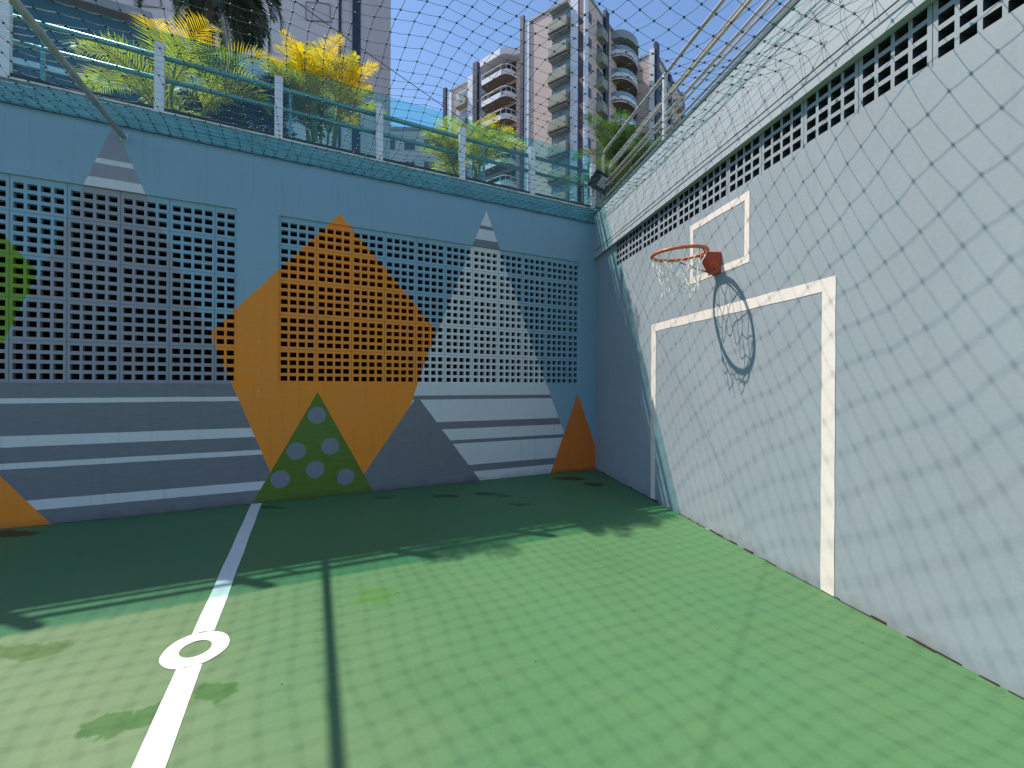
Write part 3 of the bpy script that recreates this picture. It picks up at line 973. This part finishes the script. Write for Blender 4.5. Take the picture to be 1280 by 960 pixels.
# ------------------------------------------------------------------ buildings
M['pink'] = paint('pink_render', (.62, .485, .435), .04, .3, .85)
M['lilac'] = paint('lilac_render', (.60, .50, .545), .04, .3, .85)
M['white'] = paint('white_trim', (.72, .73, .78), .05, .5, .7)
M['maroon'] = paint('maroon_strip', (.085, .05, .07), .2, 1, .5)
M['navy'] = paint('navy_strip', (.03, .035, .06), .2, 1, .4)
M['brown'] = paint('balcony_underside', (.25, .195, .155), .1, 1, .85)
M['olive'] = paint('balcony_front', (.30, .31, .25), .12, 1.2, .7)
t = NT('window_glass'); t.bsdf((.035, .05, .065), .08, 0, .8); M['win'] = t.mat
t = NT('balcony_glass'); t.bsdf((.22, .30, .36), .12, 0, .8); M['bglass'] = t.mat
M['frame'] = paint('grey_frame', (.3, .32, .34), .1, 1, .6)


def facade_mat(name, col, dz, line=.85):
    """render with thin floor joints"""
    t = NT(name); co = t.obj()
    sp = t.n('ShaderNodeSeparateXYZ'); t.link(co, sp.inputs[0])
    fz = t.math('FRACT', t.math('DIVIDE', sp.outputs[2], dz))
    l = t.ramp(t.math('ABSOLUTE', t.math('SUBTRACT', fz, .5)), .478, .49)
    n1 = t.noise(co, .25, 4); n2 = t.noise(co, 3, 3)
    c = t.mix(t.ramp(n1, .3, .7), [x * .94 for x in col], [x * 1.05 for x in col])
    c = t.mix(t.math('MULTIPLY', t.ramp(n2, .5, .8), .08), c, (.2, .18, .17))
    c = t.mix(t.math('MULTIPLY', l, 1 - line + .15), c, [x * .55 for x in col])
    t.bsdf(c, .85, 0, .25)
    return t.mat


M['facade'] = facade_mat('tower_facade', (.62, .49, .44), 1.0, .9)
M['facade2'] = facade_mat('tower_facade_lilac', (.62, .545, .565), 3.2, .8)

# balcony tower: local x runs left along its sunlit face, y runs into the building
ta = Vector((-.795, .607, 0)).normalized(); tb = Vector((.607, .795, 0)).normalized()
P2 = Vector((8.1, 53.0, 0))
MT = Matrix(((ta.x, tb.x, 0, P2.x), (ta.y, tb.y, 0, P2.y), (0, 0, 1, 0), (0, 0, 0, 1)))
tow = empty('apartment_tower', MT)
tag(tow, 'tall pale pink apartment tower with stacked balconies and dark corner strips', 'building')
HT_ = 47.0; FH = 2.97
mb = MB()
mb.box((0, 0, 0), (8.9, 9, HT_))
mb.box((8.9, 2.4, 0), (25.3, 14, HT_ - 1.3))
mb.box((.6, 9, 0), (8.9, 14.4, HT_ - .5))
mb.box((-3.05, 14.4, 0), (8.9, 27, HT_ - .2))
mb.build('wall', M['facade'], tow)
mb = MB()
mb.box((-.12, -.12, HT_), (9.0, 9.1, HT_ + .28)); mb.box((8.95, 2.25, HT_ - 1.3), (25.4, 14.1, HT_ - 1.0)); mb.box((-3.2, 14.3, HT_ - .2), (9.0, 27.1, HT_ + .1)); mb.box((.5, 9.12, HT_ - .5), (8.9, 14.28, HT_ - .2))
mb.build('roof_edge', M['frame'], tow)
def strip(x0, y0, x1, y1, z1, mat):
    m_ = MB(); m_.box((x0, y0, 0), (x1, y1, z1)); m_.build('corner_strip', mat, tow)
strip(.55, -.35, 1.55, -.003, HT_ + .1, M['white'])
strip(-.12, -.3, .54, -.002, HT_ + .9, M['maroon'])
strip(-.35, -.3, -.13, .5, HT_ + .4, M['white'])
strip(7.65, -.2, 8.35, -.003, HT_ + .1, M['white'])
strip(8.40, -.35, 8.93, -.003, HT_ + 1.1, M['navy'])
strip(-.4, 5.0, -.003, 5.9, HT_ + 1.0, M['navy'])
strip(9.6, 2.1, 9.9, 2.397, HT_ - 1.0, M['white'])
strip(18.9, 1.9, 20.1, 2.397, HT_ - .9, M['white'])
strip(18.0, 1.6, 18.85, 2.398, HT_ + .4, M['navy'])
strip(16.9, 2.0, 17.95, 2.397, HT_ - .9, M['frame'])
strip(24.75, 2.0, 25.35, 2.397, HT_ - .5, M['navy'])
strip(23.7, 2.15, 24.6, 2.397, HT_ - 1.3, M['white'])
strip(-3.2, 14.0, -2.5, 14.398, HT_ + .2, M['white'])
strip(-3.5, 14.2, -3.053, 15.2, HT_ + 1.1, M['navy'])
strip(-3.4, 20.0, -3.053, 20.9, HT_ - .1, M['navy'])
strip(-3.4, 26.2, -3.053, 27.0, HT_ + .4, M['navy'])
strip(-.5, 14.1, -.25, 14.398, HT_ - .2, M['navy'])
lev = [HT_ - 2.55 - i * FH for i in range(13)]
for i, z_ in enumerate(lev):
    if z_ < 20: break
    # small projecting balconies on the sunlit face
    m_ = MB(); m_.box((1.75, -.95, z_ - .95), (4.3, -.003, z_ + .2))
    b_ = m_.build('balcony', M['olive'], tow, bevel=.05)
    m_ = MB(); m_.box((1.7, -1.0, z_ - 1.12), (4.35, -.004, z_ - .96)); m_.build('slab', M['brown'], b_)
    m_ = MB(); m_.box((1.8, -.06, z_ + .21), (4.25, -.002, z_ + 1.6)); m_.build('window', M['bglass'], b_)
    m_ = MB()
    for xx in (1.78, 3.0, 4.22): m_.box((xx - .04, -.12, z_ + .21), (xx + .04, -.061, z_ + 1.6))
    m_.box((1.74, -.9, z_ + 1.62), (4.3, -.003, z_ + 1.70)); m_.build('frame', M['frame'], b_)
    # planters and windows on the shaded face
    m_ = MB(); m_.box((-.85, 3.3, z_ - 1.1), (-.003, 4.7, z_ + .1)); b_ = m_.build('balcony', M['olive'], tow, bevel=.05)
    m_ = MB(); m_.box((-.06, 3.4, z_ + .12), (-.002, 4.6, z_ + 1.4)); m_.build('window', M['win'], b_)
    m_ = MB(); m_.box((-.05, 1.2, z_ - .2), (-.002, 1.9, z_ + .9)); m_.build('window', M['win'], tow)
    # bowed balconies of the recessed bay to the right
    zz_ = z_ - .55
    cx, cy = .55, 10.3
    pts = []
    for k in range(11):
        an = math.pi * k / 10
        pts.append((cx - 2.6 * math.sin(an) ** .7, cy - 2.9 * math.cos(an)))
    m_ = MB(); m_.prism(pts, zz_ - .25, zz_); b_ = m_.build('balcony', M['brown'], tow)
    m_ = MB()
    for k in range(10):
        (xa, ya), (xb, yb) = pts[k], pts[k + 1]
        m_.add([(xa, ya, zz_ - .35), (xb, yb, zz_ - .35), (xb, yb, zz_ + .45), (xa, ya, zz_ + .45)], [(0, 1, 2, 3)])
        m_.add([(xa + .1, ya, zz_ - .35), (xb + .1, yb, zz_ - .35), (xb + .1, yb, zz_ + .45), (xa + .1, ya, zz_ + .45)], [(3, 2, 1, 0)])
    m_.build('fascia', M['white'], b_)
    m_ = MB()
    for k in range(10):
        (xa, ya), (xb, yb) = pts[k], pts[k + 1]
        m_.add([(xa + .04, ya, zz_ + .46), (xb + .04, yb, zz_ + .46), (xb + .04, yb, zz_ + 1.05), (xa + .04, ya, zz_ + 1.05)], [(0, 1, 2, 3)])
    m_.build('glass_guard', M['bglass'], b_)
    m_ = MB(); m_.box((.54, 9.2, zz_ + .1), (.597, 13.6, zz_ + 2.35)); m_.build('window', M['win'], b_)
    # rounded balconies of the left wing
    zz_ = z_ - 1.55
    pts = [(16.6, 2.399), (16.6, 1.0), (16.2, .55), (12.6, .35), (11.9, .6), (11.5, 1.2), (11.3, 2.399)]
    m_ = MB(); m_.prism(pts, zz_ - .2, zz_); b_ = m_.build('balcony', M['brown'], tow)
    m_ = MB()
    for k in range(6):
        (xa, ya), (xb, yb) = pts[k], pts[k + 1]
        m_.add([(xa, ya - .02, zz_ - .35), (xb, yb - .02, zz_ - .35), (xb, yb - .02, zz_ + .38), (xa, ya - .02, zz_ + .38)], [(0, 1, 2, 3)])
        m_.add([(xa, ya + .1, zz_ - .0), (xb, yb + .1, zz_ - .0), (xb, yb + .1, zz_ + .38), (xa, ya + .1, zz_ + .38)], [(3, 2, 1, 0)])
    m_.build('fascia', M['white'], b_)
    m_ = MB()
    for k in range(1, 6):
        (xa, ya), (xb, yb) = pts[k], pts[k + 1]
        m_.tube([(xa, ya, zz_ + 1.0), (xb, yb, zz_ + 1.0)], .06, 6); m_.tube([(xa, ya, zz_ + .38), (xa, ya, zz_ + 1.0)], .04, 6)
    m_.build('guard_rail', M['white'], b_)
    m_ = MB(); m_.box((11.6, 2.34, zz_ + .05), (16.4, 2.398, zz_ + 2.3)); m_.build('window', M['win'], b_)
    m_ = MB(); m_.box((10.3, 2.3, zz_ + .6), (10.9, 2.397, zz_ + 1.9)); m_.build('window', M['win'], tow)
    # planters of the far left face
    m_ = MB(); m_.box((20.2, 1.5, z_ - 2.3), (22.4, 2.398, z_ - 1.2)); b_ = m_.build('balcony', M['olive'], tow, bevel=.05)
    m_ = MB(); m_.box((20.3, 2.32, z_ - 1.18), (22.3, 2.397, z_ + .2)); m_.build('window', M['bglass'], b_)
    m_ = MB(); m_.box((-3.9, 16.4, z_ - 1.2), (-3.053, 18.4, z_ - .1)); b_ = m_.build('balcony', M['olive'], tow, bevel=.05)
    m_ = MB(); m_.box((-3.9, 22.4, z_ - 1.2), (-3.053, 24.6, z_ - .1)); b_ = m_.build('balcony', M['olive'], tow, bevel=.05)
    m_ = MB(); m_.box((-3.12, 16.5, z_ - .08), (-3.052, 18.3, z_ + 1.2)); m_.build('window', M['win'], b_)
# roof slab over the left wing balconies and the round stair head
m_ = MB(); pts = [(16.8, 2.3), (16.8, .9), (16.3, .3), (12.6, .1), (11.8, .4), (11.2, 1.2), (10.0, 1.6), (8.95, 1.5), (8.95, 2.3)]
m_.prism(pts, HT_ - 1.9, HT_ - 1.02); m_.build('balcony_roof', M['white'], tow)
m_ = MB(); m_.prism([(.55 - 2.7 * math.sin(math.pi * k / 14) ** .7, 10.3 - 3.0 * math.cos(math.pi * k / 14)) for k in range(15)], HT_ - 1.2, HT_ - .2); m_.build('balcony_roof', M['frame'], tow)

# pink tower on the left, close by
MPK = Matrix(((-1, 0, 0, -11.8), (0, 1, 0, 35.0), (0, 0, 1, 0), (0, 0, 0, 1)))
MPK = Matrix.Translation((-11.75, 35, 0)) @ Matrix.Rotation(R(6), 4, 'Z')
pk = empty('pink_tower', MPK)
tag(pk, 'plain lilac pink tower with a dark edge strip behind the golden palm', 'building')
mb = MB(); mb.box((-30, 0, 0), (0, 14, 48)); mb.build('wall', M['facade2'], pk)
mb = MB(); mb.box((-.55, -.35, 0), (.02, -.003, 48.5)); mb.build('corner_strip', M['navy'], pk)
mb = MB(); mb.box((-1.62, -.12, 0), (-1.45, -.003, 48)); mb.build('corner_strip', M['navy'], pk)
for i in range(9):
    z_ = 24 + i * 3.2 - 1.6
    for x0 in (-4.0, -9.0, -16.0, -22.0):
        mb = MB(); mb.box((x0, -.05, z_), (x0 + 1.7, -.003, z_ + 1.3)); w_ = mb.build('window', M['lilac'], pk)
        mb = MB()
        for zz_ in (z_ - .06, z_ + 1.3): mb.box((x0 - .06, -.1, zz_), (x0 + 1.76, -.004, zz_ + .06))
        for xx in (x0 - .06, x0 + 1.7): mb.box((xx, -.1, z_), (xx + .06, -.005, z_ + 1.3))
        mb.build('frame', M['frame'], w_)

# pale block far behind, seen through the glass
pb = empty('apartment_block', Matrix.Translation((-11.4, 62, 0)))
tag(pb, 'low pale grey block far behind the glass left of the balcony tower', 'building')
mb = MB(); mb.box((-13, 0, 0), (1.9, 12, 35.6)); mb.build('wall', M['lilac'], pb)
mb = MB(); mb.box((-13.2, -.2, 35.6), (2.1, 12.2, 36.0)); mb.build('roof', M['frame'], pb)
for i in range(4):
    for k in range(5):
        mb = MB(); mb.box((-11.5 + k * 2.7, -.05, 24 + i * 3), (-10.1 + k * 2.7, -.002, 25.4 + i * 3)); mb.build('window', M['win'], pb)

# low dark building with louvres on the upper terrace, far left
MLV = ML @ Matrix.Translation((7.7, -5.2, 3.92))
lv = empty('louvred_building', MLV)
tag(lv, 'low dark blue grey building with horizontal louvres behind the leftmost glass', 'building')
M['slate'] = paint('slate_wall', (.075, .12, .16), .15, 1, .7)
M['louvre'] = paint('louvre_blade', (.30, .38, .38), .1, 2, .5)
mb = MB(); mb.box((-.9, -4, 0), (6, 0, 4.2)); mb.build('wall', M['slate'], lv)
mb = MB(); mb.box((-1.1, -4.2, 4.2), (6.2, .25, 4.36)); mb.build('roof', M['frame'], lv)
mb = MB(); mb.box((.7, .002, .1), (5.5, .03, 2.3)); w_ = mb.build('window', M['win'], lv)
mb = MB()
for k in range(9):
    mb.box((.7, .031, .2 + k * .24), (5.5, .09, .235 + k * .24))
mb.build('louvre', M['louvre'], w_)
mb = MB(); mb.box((-.91, .002, 2.9), (6, .06, 3.0)); mb.build('trim', M['white'], lv)

# ------------------------------------------------------------------ light, sky, camera
w = bpy.data.worlds.new('World'); SC.world = w; w.use_nodes = True
nt = w.node_tree
bg = nt.nodes['Background']
sky = nt.nodes.new('ShaderNodeTexSky'); sky.sky_type = 'NISHITA'; sky.sun_disc = False
to_sun = (-SUN).normalized()
elev = math.asin(to_sun.z)
sky.sun_elevation = elev
sky.sun_rotation = math.atan2(to_sun.x, to_sun.y)
sky.air_density = 1.0; sky.dust_density = .15; sky.ozone_density = 4.0
nt.links.new(sky.outputs[0], bg.inputs[0]); bg.inputs[1].default_value = .15
sl = bpy.data.lights.new('sun', 'SUN'); sl.energy = 4.2; sl.angle = R(.53); sl.color = (1, .925, .82)
so = bpy.data.objects.new('sun', sl); COL.objects.link(so)
so.rotation_euler = SUN.normalized().to_track_quat('-Z', 'Y').to_euler()
so.location = (-6, 5, 14)

cam = bpy.data.cameras.new('camera'); co = bpy.data.objects.new('camera', cam); COL.objects.link(co)
cam.sensor_width = 36; cam.lens = 570 / 1280 * 36; cam.clip_start = .05; cam.clip_end = 3000
cam.shift_y = -1 / 1280
co.matrix_world = Matrix.Translation((0, 0, EYE)) @ Matrix.Rotation(R(90), 4, 'X') @ Matrix.Rotation(.0055, 4, 'Z')
SC.camera = co
vs = SC.view_settings
vs.view_transform = 'Standard'; vs.look = 'None'; vs.gamma = 1; vs.use_curve_mapping = False; vs.exposure = .48
SC.cycles.max_bounces = 10; SC.cycles.transparent_max_bounces = 24; SC.cycles.diffuse_bounces = 5
SC.cycles.use_denoising = True
